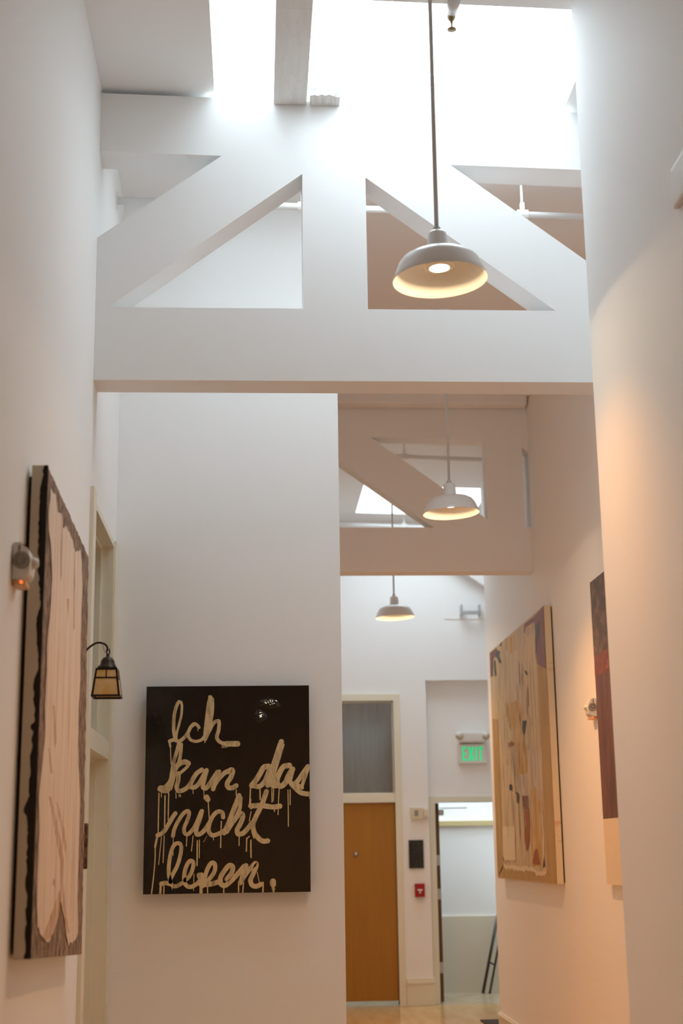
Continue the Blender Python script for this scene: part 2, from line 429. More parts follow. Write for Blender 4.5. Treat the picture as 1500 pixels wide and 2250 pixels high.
PATCHES = {
 'ochre': [[(10.715,2.936),(10.4,2.855),(10.363,2.595),(10.366,2.28),(10.366,1.311),(10.698,1.315),(10.705,1.765),(10.712,2.118),(10.691,2.372),(10.71,2.631)],[(12.904,2.716),(12.583,2.675),(12.601,2.342),(12.593,1.925),(12.63,1.4),(12.97,1.319),(12.954,2.119)],[(12.662,1.417),(11.773,1.389),(11.354,1.399),(11.055,1.361),(10.709,1.376),(10.686,1.315),(12.97,1.319)]],
 'maroon': [[(10.763,3.299),(10.378,3.322),(10.393,3.093),(10.396,2.849),(10.667,2.919),(10.728,2.937),(10.731,3.092),(10.74,3.222)],[(12.887,3.31),(12.504,3.304),(12.532,3.233),(12.722,3.24),(12.777,3.09),(12.902,3.09)],[(11.17,3.306),(10.763,3.299),(10.745,3.259),(10.964,3.268),(11.12,3.271),(11.145,3.227),(11.193,3.245)],[(11.601,1.975),(11.333,1.965),(11.338,1.861),(11.55,1.87)]],
 'black': [[(12.565,3.279),(12.354,3.259),(12.417,3.217),(12.293,3.148),(12.398,3.15),(12.507,3.217),(12.592,3.241)],[(12.673,3.209),(12.611,3.207),(12.597,3.068),(12.668,3.076)],[(10.713,3.223),(10.657,3.232),(10.595,3.215),(10.632,3.118),(10.694,3.081),(10.766,2.947),(10.744,3.094)],[(11.423,2.559),(11.251,2.549),(11.324,2.481),(11.394,2.434),(11.439,2.491)],[(11.826,2.012),(11.69,1.99),(11.739,1.917),(11.816,1.923)],[(12.146,2.088),(12.021,2.082),(12.026,2.032),(12.137,2.042)],[(10.781,1.506),(10.779,1.427),(10.85,1.416)],[(12.612,1.504),(12.536,1.47),(12.581,1.458)],[(11.243,2.94),(11.16,2.925),(11.084,2.884),(11.166,2.899)],[(12.358,3.315),(12.235,3.315),(12.276,3.292)]],
 'yellow': [[(12.162,2.768),(11.741,2.758),(11.391,2.69),(11.456,2.546),(11.356,2.352),(11.296,2.365),(11.306,2.14),(11.808,2.156),(11.812,2.404),(11.829,2.524),(12.219,2.671)],[(11.207,2.008),(11.035,2.016),(10.93,1.996),(10.906,1.923),(10.74,1.892),(10.844,1.516),(10.932,1.426),(11.288,1.433),(11.278,1.831)],[(12.097,3.318),(11.611,3.297),(11.582,3.159),(11.836,3.161),(12.084,3.23)]],
 'rust': [[(11.521,1.864),(11.301,1.858),(11.329,1.621),(11.432,1.553),(11.507,1.548),(11.549,1.623)],[(12.119,2.438),(11.904,2.428),(11.814,2.398),(12.044,2.398),(12.125,2.415)],[(11.162,1.547),(11.038,1.547),(10.93,1.436),(11.259,1.438)]],
 'lilac': [[(11.466,3.319),(11.243,3.306),(11.162,3.154),(11.239,3.079),(11.47,3.111)],[(11.668,3.06),(11.363,3.053),(11.376,2.752),(11.619,2.746),(11.769,2.906)],[(11.306,2.323),(10.696,2.295),(10.717,1.987),(10.891,1.932),(10.954,2.007),(11.207,2.008),(11.287,2.096)],[(11.136,3.263),(10.777,3.238),(10.784,3.151),(10.926,3.193),(11.125,3.191)],[(11.839,2.158),(11.355,2.121),(11.346,1.971),(11.628,1.987),(11.893,2.071)]],
 'cream': [[(12.58,1.755),(11.973,1.738),(11.974,1.466),(12.615,1.463)],[(12.622,1.434),(11.951,1.428),(11.348,1.422),(11.048,1.389),(10.708,1.403),(10.71,1.373),(11.056,1.358),(11.355,1.393),(11.836,1.383),(12.525,1.398)],[(10.692,3.199),(10.638,3.201),(10.638,3.17),(10.702,3.159)],[(10.7,3.133),(10.637,3.15),(10.66,3.112),(10.708,3.099)],[(10.746,1.867),(10.741,1.616),(10.765,1.516),(10.849,1.441)]],
}

# ------------------------------------------------------------------ layout
XL, XR = -0.755, 2.20          # left wall face, right wall face
XM, YM = 0.453, 7.55           # middle block: right face, front face
XN, YN = 1.36, 5.41            # near right wall: face, far end
YF = 15.40                     # far wall
YBACK = -9.0                   # hall goes on behind the viewer
XE = 4.0                       # side passage beyond the right wall
def CZ(x): return 5.20 - 0.027 * (x - XL)

# ------------------------------------------------------------------ the setting
o = boxes('floor', 'floor', None, [(-2.5, XE + 0.3, YBACK, YF + 0.06, -0.1, 0.0)])
tag(o, 'warm honey oak floor of the hallway', kind='structure')
o = boxes('floor_back_room', 'floor2', None, [(0.2, XE + 0.3, YF + 0.06, 18.4, -0.1, 0.0)])
tag(o, 'pale mottled floor of the room beyond the open doorway', kind='structure')

# skylight openings in the ceiling: x0, x1, y0, y1
SKY1 = (-0.205, 1.53, 5.50, 7.10)
SKY2 = (1.08, 2.36, 13.85, 15.05)
bm = bmesh.new()
xs = sorted({-1.4, XE + 0.3, SKY1[0], SKY1[1], SKY2[0], SKY2[1]})
ys = sorted({YBACK - .2, YF + 0.3, SKY1[2], SKY1[3], SKY2[2], SKY2[3]})
for xa, xb in zip(xs, xs[1:]):
    for ya, yb in zip(ys, ys[1:]):
        xc, yc = (xa + xb) / 2, (ya + yb) / 2
        if any(s[0] < xc < s[1] and s[2] < yc < s[3] for s in (SKY1, SKY2)): continue
        add_prism(bm, [(xa, ya, CZ(xa)), (xb, ya, CZ(xb)), (xb, yb, CZ(xb)), (xa, yb, CZ(xa))], (0, 0, 0.14))
o = emit_bm('ceiling', bm, 'ceil'); tag(o, 'white ceiling with skylight openings over the hallway', kind='structure')

def skylight(n, s, label):
    x0, x1, y0, y1 = s; t = 0.06; zt = CZ(x0) + WELL
    bm = bmesh.new()
    e = .004
    for (a, b, c, d) in ((x0 - t, x0 - e, y0 - t, y1 + t), (x1 + e, x1 + t, y0 - t, y1 + t), (x0 - e, x1 + e, y0 - t, y0 - e), (x0 - e, x1 + e, y1 + e, y1 + t)):
        add_box(bm, a, b, c, d, CZ(x1) + 0.06, zt)
    w = emit_bm('window_%d' % n, bm, 'ceil'); tag(w, label, kind='structure')
    boxes('window_frame', 'alu', w, [(x0, x0 + .03, y0, y1, zt, zt + .05), (x1 - .03, x1, y0, y1, zt, zt + .05), (x0 + .03, x1 - .03, y0, y0 + .03, zt, zt + .05), (x0 + .03, x1 - .03, y1 - .03, y1, zt, zt + .05)])
    box('pane', 'pane', w, x0 + .03, x1 - .03, y0 + .03, y1 - .03, zt + .02, zt + .026)
    portal(x0, x1, y0, y1, zt - .004)
skylight(1, SKY1, 'bright rectangular skylight above the nearest truss')
skylight(2, SKY2, 'far skylight seen through the second truss')

# walls
DO0, DO1, DOZ = 6.47, 7.45, 3.155      # opening of the door in the left wall
o = boxes('wall_left', 'wall', None, [(XL - .25, XL, YBACK, DO0, 0, 5.4), (XL - .25, XL, DO1, YM + .05, 0, 5.4), (XL - .25, XL, DO0, DO1, DOZ, 5.4)])
tag(o, 'white wall along the left of the hallway', kind='structure')
o = box('wall_middle', 'wall', None, XL - .25, XM, YM, YF + .24, 0, 5.4, bev=0.004)
tag(o, 'white wall block carrying the black lettered painting', kind='structure')
o = box('wall_near_right', 'wall', None, XN, XR + .2, YBACK, YN, 0, 5.4, bev=0.004)
tag(o, 'blurred shaded white wall nearest on the right', kind='structure')
o = boxes('wall_right', 'wall', None, [(XR, XR + .2, YN, 13.45, 0, 5.4)])
tag(o, 'warmly lit right wall behind the abstract paintings', kind='structure')
o = box('wall_return', 'wall', None, XR + .2, XE, 13.25, 13.45, 0, 5.4); tag(o, 'side passage wall behind the end of the right wall', kind='structure')
o = box('wall_passage', 'wall', None, XE, XE + .2, 13.25, 18.3, 0, 5.4); tag(o, 'end wall of the side passage past the right wall', kind='structure')
o = box('wall_rear', 'wall', None, -1.4, 2.4, YBACK - .2, YBACK, 0, 5.4); tag(o, 'hallway end wall behind the viewer', kind='structure')
# far wall with the oak door, its transom and the recessed open doorway
A0, A1, AZ = 0.56, 1.476, 3.14
R0, RZ, YR = 1.835, 3.36, YF + 0.12
B0, B1, BZ = 1.915, 2.83, 2.06
o = boxes('wall_far', 'wall', None, [
    (0.4, A0, YF, YR + .12, 0, 5.4), (A0, A1, YF, YR + .12, AZ, 5.4), (A1, R0, YF, YR + .12, 0, 5.4), (R0, XE, YF, YR, RZ, 5.4),
    (R0, B0, YR, YR + .12, 0, 5.4), (B0, B1, YR, YR + .12, BZ, 5.4), (B1, XE, YR, YR + .12, 0, 5.4)])
tag(o, 'bright white far wall with oak door and exit doorway', kind='structure')
# raised chase and sloping brace high on the far wall
o = boxes('trim_3', 'wall', None, [(2.07, XE, YF - .006, YF, 4.03, 5.4)]); tag(o, 'slightly proud white panel high on the far wall', kind='structure')
d0, d1 = Vector((2.10, YF - .13, 4.72)), Vector((2.95, YF - .13, 4.14))
nrm = Vector((0.58, 0, 0.85)).normalized() * 0.055
o = prism('trim_4', 'wall', None, [d0 - nrm, d1 - nrm, d1 + nrm, d0 + nrm], (0, .08, 0)); tag(o, 'sloping white brace high beside the far wall bracket', kind='structure')

# back room
o = boxes('wall_back_room', 'wall', None, [(0.2, XE + .2, 18.3, 18.4, 0, 3.3), (0.2, 0.4, YR + .12, 18.3, 0, 3.3), (2.0, XE, 16.66, 16.80, 0, 3.3), (0.4, 2.0, 16.66, 16.80, 0, 3.3)])
tag(o, 'white wall of the room beyond the exit doorway', kind='structure')
o = box('baseboard_back_room', 'dado', None, 0.4, XE, 16.635, 16.66, 0.0, 0.83); tag(o, 'beige wainscot low on the wall beyond the doorway', kind='structure')
o = box('trim_5', 'rail', None, 1.95, XE, 16.60, 16.66, 1.83, 1.885); tag(o, 'ochre rail across the wall beyond the doorway', kind='structure')
SKY3 = (0.70, 3.55, 15.75, 16.55)  # unseen roof opening added to brighten the back room
bm = bmesh.new()
for (xa, xb, ya, yb) in ((0.2, SKY3[0], YR + .12, 18.4), (SKY3[1], XE + .2, YR + .12, 18.4), (SKY3[0], SKY3[1], YR + .12, SKY3[2]), (SKY3[0], SKY3[1], SKY3[3], 18.4)):
    add_box(bm, xa, xb, ya, yb, 3.2, 3.34)
o = emit_bm('ceiling_back_room', bm, 'ceil'); tag(o, 'ceiling of the room beyond the doorway', kind='structure')
boxes('window_3', 'pane', None, [(SKY3[0], SKY3[1], SKY3[2], SKY3[3], 3.30, 3.306)])
tag(bpy.data.objects['window_3'], 'unseen roof window added to light the room beyond the doorway', kind='structure')
portal(*SKY3, 3.295)

# baseboards
def base(name, lst, label):
    bm = bmesh.new()
    for (x0, x1, y0, y1, h, ax) in lst:
        add_box(bm, x0, x1, y0, y1, 0, h, bev=0.003)
        g = 0.010
        if ax == 'x': add_box(bm, x0 - g, x1, y0 + .01, y1 - .0, h * .80, h * .90, bev=0.003)
        else: add_box(bm, x0 + .002, x1 - .002, y0 - g, y1, h * .80, h * .90, bev=0.003)
    o = emit_bm(name, bm, 'trim'); tag(o, label, kind='structure')
base('baseboard_right', [(XR - .018, XR, YN, 13.45, .13, 'x')], 'cream baseboard along the right wall')
base('baseboard_far', [(A1 + .075, R0 + .01, YF - .02, YF, .27, 'y')], 'tall moulded cream baseboard under the red alarm box')
base('baseboard_left', [(XL, XL + .018, YBACK, DO0 - .14, .13, 'x')], 'cream baseboard along the left wall')

# ------------------------------------------------------------------ door in the left wall
d = boxes('door_1', 'trim', None, [   # jambs, head and transom bar
    (XL - .24, XL + .002, DO0 - .02, DO0 + .012, 0, DOZ + .02), (XL - .24, XL + .002, DO1 - .012, DO1 + .02, 0, DOZ + .02),
    (XL - .24, XL + .002, DO0 + .012, DO1 - .012, DOZ - .012, DOZ + .02), (XL - .20, XL - .002, DO0 + .012, DO1 - .012, 2.03, 2.125)])
tag(d, 'cream framed door with transom in the left wall', kind='structure')
boxes('casing', 'trim', d, [(XL, XL + .018, DO0 - .125, DO0 - .018, 0, 3.195), (XL + .002, XL + .012, DO1 + .01, YM - .004, 0, 3.18)], bev=0.002)
boxes('stop', 'trim', d, [(XL - .10, XL - .062, DO1 - .03, DO1 - .012, 0, DOZ - .012), (XL - .10, XL - .062, DO0 + .012, DO0 + .03, 0, DOZ - .012),
    (XL - .10, XL - .062, DO0 + .03, DO1 - .03, DOZ - .03, DOZ - .012), (XL - .10, XL - .062, DO0 + .03, DO1 - .03, 2.012, 2.03)])
box('pane', 'window', d, XL - .16, XL - .154, DO0 + .012, DO1 - .012, 2.125, DOZ - .012)
lf = box('door_leaf', 'trim', d, XL - .165, XL - .12, DO0 + .014, DO1 - .014, 0.01, 2.028)
lathe('door_knob', 'brass', lf, [(0, 0), (.022, 0), (.026, .02), (.018, .04), (0, .045)], (XL - .12, DO0 + .09, 1.0), 20, Matrix.Rotation(math.pi / 2, 4, 'Y'))
o = boxes('wall_side_room', 'wall', None, [(-2.4, -2.3, 5.9, 8.1, 0, 3.5), (-2.4, XL - .25, 5.9, 6.0, 0, 3.5), (-2.4, XL - .25, 8.0, 8.1, 0, 3.5), (-2.4, XL - .25, 5.9, 8.1, 3.4, 3.5)]); tag(o, 'pale room wall behind the left transom', kind='structure')

# ------------------------------------------------------------------ oak door at the far end
d = boxes('door_2', 'trim', None, [(A0 - .07, A0, YF - .018, YF + .11, 0, AZ + .075), (A1, A1 + .072, YF - .018, YF + .11, 0, AZ + .075), (A0, A1, YF - .018, YF + .11, AZ, AZ + .075), (A0, A1, YF - .012, YF + .11, 2.062, 2.15)], bev=0.003)
tag(d, 'cream frame of the honey oak door with transom', kind='structure')
lf = box('door_leaf', 'dooroak', d, A0 + .003, A1 - .003, YF + .02, YF + .065, 0.052, 2.060, bev=0.002)
lf['label'] = 'plain honey oak door leaf'
lathe('lock_cylinder', 'steel', lf, [(0, 0), (.024, 0), (.024, .01), (.014, .014), (.014, .02), (0, .02)], (1.048, YF + .02, 1.53), 20, Matrix.Rotation(math.pi / 2, 4, 'X'))
boxes('screw_plate', 'brass', lf, [(1.06, 1.075, YF + .016, YF + .02, 1.995, 2.01), (1.36, 1.375, YF + .016, YF + .02, 1.99, 2.005)])
boxes('glazing_bead', 'trim', d, [(A1 - .016, A1, YF + .03, YF + .06, 2.15, AZ), (A0, A0 + .016, YF + .03, YF + .06, 2.15, AZ), (A0 + .016, A1 - .016, YF + .03, YF + .06, AZ - .016, AZ), (A0 + .016, A1 - .016, YF + .03, YF + .06, 2.15, 2.166)])
box('pane', 'window', d, A0 + .016, A1 - .016, YF + .042, YF + .048, 2.166, AZ - .016)
bm = bmesh.new(); N = 120; prev = None
for i in range(N + 1):
    x = A0 + (A1 - A0) * i / N; y = YF + .16 + .012 * math.sin(i * 0.9) + .006 * math.sin(i * 2.3)
    a, b = bm.verts.new((x, y, 2.05)), bm.verts.new((x, y, AZ + .1))
    if prev: bm.faces.new((prev[0], a, b, prev[1]))
    prev = (a, b)
c = emit_bm('curtain', bm, 'curtain', d, True); c['label'] = 'grey brown curtain behind the transom glass'

# ------------------------------------------------------------------ open doorway under the exit sign
d = boxes('door_3', 'trim', None, [(B0 - .065, B0, YR - .018, YR + .13, 0, BZ + .06), (B1, B1 + .065, YR - .018, YR + .13, 0, BZ + .06), (B0, B1, YR - .018, YR + .13, BZ, BZ + .06)], bev=0.003)
tag(d, 'cream frame of the open exit doorway', kind='structure')
lf = box('door_leaf', 'dooredge', d, B0 + .006, B0 + .052, YR + .10, YR + .98, .01, BZ - .005); lf['label'] = 'dark brown door leaf standing open, seen on edge'
for z in (.30, 1.05, 1.40): box('hinge', 'steel', lf, B0 + .004, B0 + .054, YR + .096, YR + .1, z, z + .11)
boxes('door_closer', 'steel', lf, [(B0 + .055, B0 + .12, YR + .2, YR + .48, 1.93, 1.99), (B0 + .075, B0 + .38, YR + .22, YR + .24, 2.0, 2.012)], bev=0.004)

# ------------------------------------------------------------------ trusses
def quad_xz(name, root, pts, y0, t): return prism(name, 'wall', root, [(x, y0, z) for x, z in pts], (0, t, 0))
T1, TT = 6.33, 0.185
t1 = thing('roof_truss', 'large white boxed truss spanning the hall behind the nearest pendant lamp', 'truss', (0.72, T1, 3.70))
def topz(x): return 5.172 - .0265 * (x - XL)
def lowz(x): return 4.862 - .0268 * (x - XL)
quad_xz('bottom_chord', t1, [(XL, 3.70), (XR, 3.70), (XR, 4.06), (XL, 4.06)], T1, TT)
quad_xz('top_chord', t1, [(XL, lowz(XL)), (XR, lowz(XR)), (XR, topz(XR)), (XL, topz(XL))], T1, TT)
quad_xz('king_post', t1, [(.223, 4.06), (.530, 4.06), (.530, lowz(.530)), (.223, lowz(.223))], T1, TT)
quad_xz('brace', t1, [(XL, 4.06), (-.696, 4.06), (.223, 4.757), (.223, lowz(.223)), (-.167, lowz(-.167)), (XL, 4.411)], T1, TT)
quad_xz('brace', t1, [(1.431, 4.06), (1.72, 4.06), (1.72, 4.222), (.946, lowz(.946)), (.530, lowz(.530)), (.530, 4.742)], T1, TT)
quad_xz('end_post', t1, [(1.72, 4.06), (XR, 4.06), (XR, lowz(XR)), (1.72, lowz(1.72))], T1, TT)
T2 = 11.0
t2 = thing('roof_truss', 'smaller tan shaded truss farther along, behind the second pendant lamp', 'truss', (1.33, T2, 3.70))
quad_xz('bottom_chord', t2, [(XM, 3.702), (XR, 3.702), (XR, 4.062), (XM, 4.062)], T2, .16)
quad_xz('top_chord', t2, [(XM, 4.822), (XR, 4.776), (XR, 5.09), (XM, 5.11)], T2, .16)
quad_xz('king_post', t2, [(1.850, 4.062), (2.150, 4.062), (2.150, 4.777), (1.850, 4.785)], T2, .16)
quad_xz('brace', t2, [(1.411, 4.062), (1.850, 4.062), (1.850, 4.125), (.923, 4.810), (XM, 4.822), (XM, 4.76)], T2, .16)
quad_xz('brace', t2, [(2.150, 4.728), (XR, 4.690), (XR, 4.776), (2.150, 4.777)], T2, .16)
o = box('trim_1', 'wall', None, XM, 2.185, 10.86, 10.99, 5.05, 5.16, bev=.02); tag(o, 'white ledger strip above the second truss', kind='structure')

# roof timbers over the first truss
o = boxes('rafter', 'timber', None, [(.085, .246, 2.75, 5.505, 5.125, 5.170), (.085, .246, 5.505, T1 - .002, 5.125, 5.40)], bev=.003); tag(o, 'long white painted rafter crossing the skylight', 'beam')
bm = bmesh.new(); add_box(bm, .262, .408, 6.235, 7.09, 5.122, 5.295)
bmesh.ops.subdivide_edges(bm, edges=list(bm.edges), cuts=7, use_grid_fill=True)
for v in bm.verts:
    if abs(v.co.y - 6.235) < 1e-4 and v.co.z < 5.15: v.co += Vector((0, random.uniform(0, .012), random.uniform(0, .014)))
o = emit_bm('rafter_stub', bm, 'timber'); tag(o, 'short chipped white timber stub beside the rafter on the truss', 'beam')

# ------------------------------------------------------------------ sprinkler pipes
def pipe(label, y, xa, za, xb, zb, r, hangers, loc):
    t = thing('sprinkler_pipe', label, 'pipe', loc)
    tube('pipe_run', 'pipe', t, [(xa, y, za), ((xa + xb) / 2, y, (za + zb) / 2), (xb, y, zb)], r, 14)
    for hx in hangers:
        hz = za + (zb - za) * (hx - xa) / (xb - xa)
        h = tube('hanger_rod', 'pipe', t, [(hx, y, hz + r), (hx, y, CZ(hx) + .01)], .008, 8)
        bm = bmesh.new(); add_tube(bm, [(hx - .03, y, hz), (hx + .03, y, hz)], r * 1.45, 14); add_box(bm, hx - .012, hx + .012, y - .012, y + .012, hz + r * .8, hz + r + .05)
        emit_bm('coupling', bm, 'pipe', t, False)
    return t
p = pipe('white sprinkler pipe running behind the large truss openings', 7.15, XL, 5.00, XR, 4.925, .020, (.255, 1.46), (XL, 7.15, 5.0))
lathe('wall_flange', 'pipe', p, [(0, 0), (.05, 0), (.05, .006), (0, .006)], (XL, 7.15, 5.0), 20, Matrix.Rotation(math.pi / 2, 4, 'Y'))
pipe('thin pipe seen through the upper opening of the second truss', 12.0, XM, 4.965, XR, 4.895, .018, (1.30,), (XM, 12.0, 4.965))
pipe('white pipe under the far skylight against the far wall', 15.2, XM, 5.07, 2.9, 4.99, .024, (1.62,), (XM, 15.2, 5.07))
# sprinkler head hanging at the near edge of the first skylight
t = thing('ceiling_sprinkler', 'small brass pendent sprinkler at the top edge of the picture', 'sprinkler', (.86, 5.55, CZ(.86)))
zc = CZ(.86)
tube('drop_pipe', 'pipe', t, [(.86, 5.46, zc - .005), (.86, 5.54, zc - .005)], .028, 14)
lathe('head_body', 'brass', t, [(0, .0), (.020, .0), (.020, -.03), (.012, -.045), (.006, -.05), (.006, -.085), (.02, -.088), (.02, -.092), (0, -.092)], (.86, 5.56, zc + .004), 20)

# ------------------------------------------------------------------ pendant lamps
def pendant(loc, label, dim=1.0):
    x, y, z = loc                     # z = rim height
    t = thing('pendant_lamp', label, 'lamp', loc, 'white warehouse pendant lamps along the hallway')
    top = CZ(x) - z
    tl = Matrix.Rotation(math.radians(-2.2), 4, 'Y')
    out = [(.187, 0), (.1885, .004), (.181, .022), (.172, .045), (.160, .072), (.146, .090), (.122, .104), (.092, .112), (.048, .117), (.040, .122)]
    inn = [(.040, .118), (.090, .108), (.120, .099), (.143, .086), (.156, .070), (.168, .044), (.177, .021), (.184, .003)]
    sh = lathe('shade', 'enamel', t, out, loc, 56, tl)
    lathe('shade_lining', 'enamel_in', sh, inn + [(.187, 0)], loc, 56, tl)
    lathe('neck', 'enamel', t, [(.044, .115), (.042, .125), (.041, .165), (.038, .195), (.030, .205), (.012, .207), (0, .207)], loc, 32, tl)
    lathe('coupling', 'rod', t, [(.016, .200), (.016, .222), (.010, .228)], loc, 20, tl)
    off = tl @ Vector((0, 0, .215))
    tube('rod', 'rod', t, [Vector(loc) + off, (x + off.x * .6, y, z + top + .004)], .0085, 14)
    lathe('canopy', 'enamel', t, [(.058, .003), (.058, -.012), (.045, -.022), (.014, -.028), (0, -.028)], (x, y, z + top), 28)
    b = lathe('bulb', 'bulbglass', t, [(.026, .115), (.032, .10), (.058, .062), (.061, .055), (.056, .052), (.040, .051)], loc, 36, tl)
    lathe('bulb_lens', 'bulb', b, [(.041, .0515), (.030, .0485), (0, .047)], loc, 32, tl)
    def lamp(kind, power):
        l = bpy.data.lights.new('pendant_light', kind); l.energy = power; l.color = (1.0, 0.42, 0.095)
        lo = bpy.data.objects.new('pendant_light', l); COL.objects.link(lo); lo.parent = t
        lo.location = (0, 0, .044); return l
    l = lamp('SPOT', BEAM * dim); l.spot_size = math.radians(114); l.spot_blend = 1.0; l.shadow_soft_size = .035   # the reflector's downward beam
    l = lamp('AREA', SPILL); l.shape = 'DISK'; l.size = .07; l.color = (1.0, .74, .46)                       # soft spill of the lens
    return t
L1 = pendant((.723, 5.20, 3.735), 'largest, nearest white dome pendant lamp hanging before the large truss', 0.54)
L2 = pendant((1.288, 9.10, 3.722), 'middle white dome pendant lamp hanging before the second truss')
pendant((1.322, 13.38, 3.722), 'smallest, farthest white dome pendant lamp below the second truss', 0.55)
copy_tree(L2, (.34, -6.65, 3.735), 'white dome pendant lamp at the rear end of the hall behind the viewer')

# ------------------------------------------------------------------ black lettered painting
PC = Vector((-.148, 7.485, 1.883)); PW, PH = .424, .525
t = thing('lettered_painting', 'glossy black painting with cream brushed words on the middle wall', 'painting', (PC.x, PC.y, PC.z - PH))
bm = bmesh.new(); add_box(bm, PC.x - PW, PC.x + PW, PC.y, PC.y + .045, PC.z - PH, PC.z + PH, bev=.002); emit_bm('canvas', bm, 'black', t)
box('hanging_cleat', 'blackedge', t, PC.x - .3, PC.x + .3, PC.y + .045, YM, PC.z + .3, PC.z + .34)
# resin bulges added near the upper right corner, sloped to mirror the nearest lamp
bm = bmesh.new(); NU, NV = 120, 96; G = []
def blob(a, c, ca, cc, ra, rc):
    r = math.hypot((a - ca) / ra, (c - cc) / rc) + .10 * math.sin(5 * math.atan2(c - cc, a - ca) + 1)
    m = max(0.0, min(1.0, (1.25 - r) / .7)); m = m * m * (3 - 2 * m)
    rip = .00035 * math.sin(230 * a + 90 * c + 2 * math.sin(60 * c)) + .00030 * math.sin(120 * c * 2.1 - 80 * a)
    rip *= .3
    return m * (.0065 - .124 * (a - ca) - .24 * (c - cc) + rip)
for j in range(NV + 1):
    row = []
    for i in range(NU + 1):
        a, c = .08 + .25 * i / NU, .29 + .21 * j / NV
        hgt = max(0.0, blob(a, c, .225, .437, .052, .026), blob(a, c, .172, .372, .030, .032))
        row.append(bm.verts.new((PC.x + a, PC.y + .0004 - hgt, PC.z + c)))
    G.append(row)
for j in range(NV):
    for i in range(NU): bm.faces.new((G[j][i], G[j][i + 1], G[j + 1][i + 1], G[j + 1][i]))
o = emit_bm('resin_ripple', bm, 'resin', t, True); o['label'] = 'rippled black resin patch shaped to mirror the lamp'
def stroke(bm, w, pts, lift):
    P = catmull([(a / 1000, b / 1000, 0) for a, b in zip(pts[::2], pts[1::2])], 6)
    hw = w / 2000
    Ls, Rs = [], []
    for i, p in enumerate(P):
        dv = P[min(i + 1, len(P) - 1)] - P[max(i - 1, 0)]
        if dv.length < 1e-7: dv = Vector((0, -1, 0))
        dv.normalize(); n = Vector((-dv.y, dv.x, 0))
        j = 1 + (random.uniform(-.025, .025) if w > 9 else random.uniform(-.10, .10))
        Ls.append(p + n * hw * j); Rs.append(p - n * hw * j)
    def cap(p, q, sgn):
        c = (p + q) / 2; r = (p - c)
        return [c + Vector((r.x * math.cos(a) - r.y * math.sin(a), r.x * math.sin(a) + r.y * math.cos(a), 0)) for a in [sgn * math.pi * k / 8 for k in range(1, 8)]]
    def clampv(v):
        return (PC.x + max(-PW + .001, min(PW - .001, v.x)), PC.y - lift, PC.z + max(-PH + .001, min(PH - .001, v.y)))
    L = [bm.verts.new(clampv(v)) for v in Ls]; R = [bm.verts.new(clampv(v)) for v in Rs]
    for i in range(len(L) - 1): bm.faces.new((L[i], L[i + 1], R[i + 1], R[i]))
    for (a, b, s) in ((L[0], R[0], 1), (L[-1], R[-1], -1)):
        cc = [bm.verts.new(clampv(v)) for v in cap(Ls[0] if a is L[0] else Ls[-1], Rs[0] if a is L[0] else Rs[-1], s)]
        try: bm.faces.new([a] + cc + [b])
        except ValueError: pass
k = 0
for wname, strokes in LETTERING.items():
    bm = bmesh.new()
    for sarg in strokes:
        k += 1
        if wname == 'drips':
            bd = bmesh.new(); stroke(bd, sarg[0], sarg[1:], .0010 + .000005 * k); emit_bm('paint_drip', bd, 'drip', t)
        else: stroke(bm, sarg[0], sarg[1:], .0012 + .00003 * k)
    if wname == 'drips': bm.free()
    else: o = emit_bm('painted_word', bm, 'letter', t); o['label'] = 'cream brushed word "%s"' % (wname + ('.' if wname == 'lesen' else ''))

# ------------------------------------------------------------------ bark framed wood panel on the left wall
XW = -.69
Q = [(4.60, 2.813), (5.805, 2.752), (5.945, 1.172), (4.592, 1.247)]
t = thing('wood_relief', 'tall pale weathered wood slab with dark bark edges on the left wall', 'wall art', (XW, 5.2, 1.18))
def inset(k): 
    c = Vector((sum(q[0] for q in Q) / 4, sum(q[1] for q in Q) / 4))
    return [c + (Vector(q) - c) * k for q in Q]
prism('backing_board', 'creamside', t, [(XW - .003, *q) for q in Q], (-.048, 0, 0))
boxes('spacer_gap_shade', 'barkdark', t, [(XL + .002, XW - .051, 4.64, 5.72, 2.45, 2.60), (XL + .002, XW - .051, 4.66, 5.80, 1.32, 1.45), (XL + .003, XW - .052, 4.625, 4.64, 1.26, 2.78)])  # last box: dark upright painting the shade in the gap behind the board
# rough bark face: subdivided grid with ragged relief
bm = bmesh.new(); NU, NV = 46, 70; G = []
for j in range(NV + 1):
    v = j / NV; row = []
    for i in range(NU + 1):
        u = i / NU
        a = Vector(Q[0]).lerp(Vector(Q[1]), u); b = Vector(Q[3]).lerp(Vector(Q[2]), u); p = a.lerp(b, v)
        e = 0.0
        if i in (0, NU): p.x += random.uniform(-.004, .004)
        row.append(bm.verts.new((XW - .0010 + random.uniform(-.0018, .0018), p.x, p.y)))
    G.append(row)
for j in range(NV):
    for i in range(NU): bm.faces.new((G[j][i], G[j][i + 1], G[j + 1][i + 1], G[j + 1][i]))
emit_bm('bark_face', bm, 'bark', t)
def smooth_poly(pts, jit):
    out = []
    for a, b in zip(pts, pts[1:] + pts[:1]):
        n = max(1, int((Vector(a) - Vector(b)).length / .03))
        for s in range(n): 
            p = Vector(a).lerp(Vector(b), s / n); out.append((p.x + random.uniform(-jit, jit), p.y + random.uniform(-jit, jit)))
    return out
o = prism('stripped_wood', 'palewood', t, [(XW + .001, *p) for p in smooth_poly([(y - (.02 if y > 5.45 else 0), z) for y, z in PALE], .006)], (.0012, 0, 0)); o['label'] = 'pale pinkish stripped wood'
for s in STAINS: prism('stain', 'stain', t, [(XW + .0023, *p) for p in s], (.0003, 0, 0))
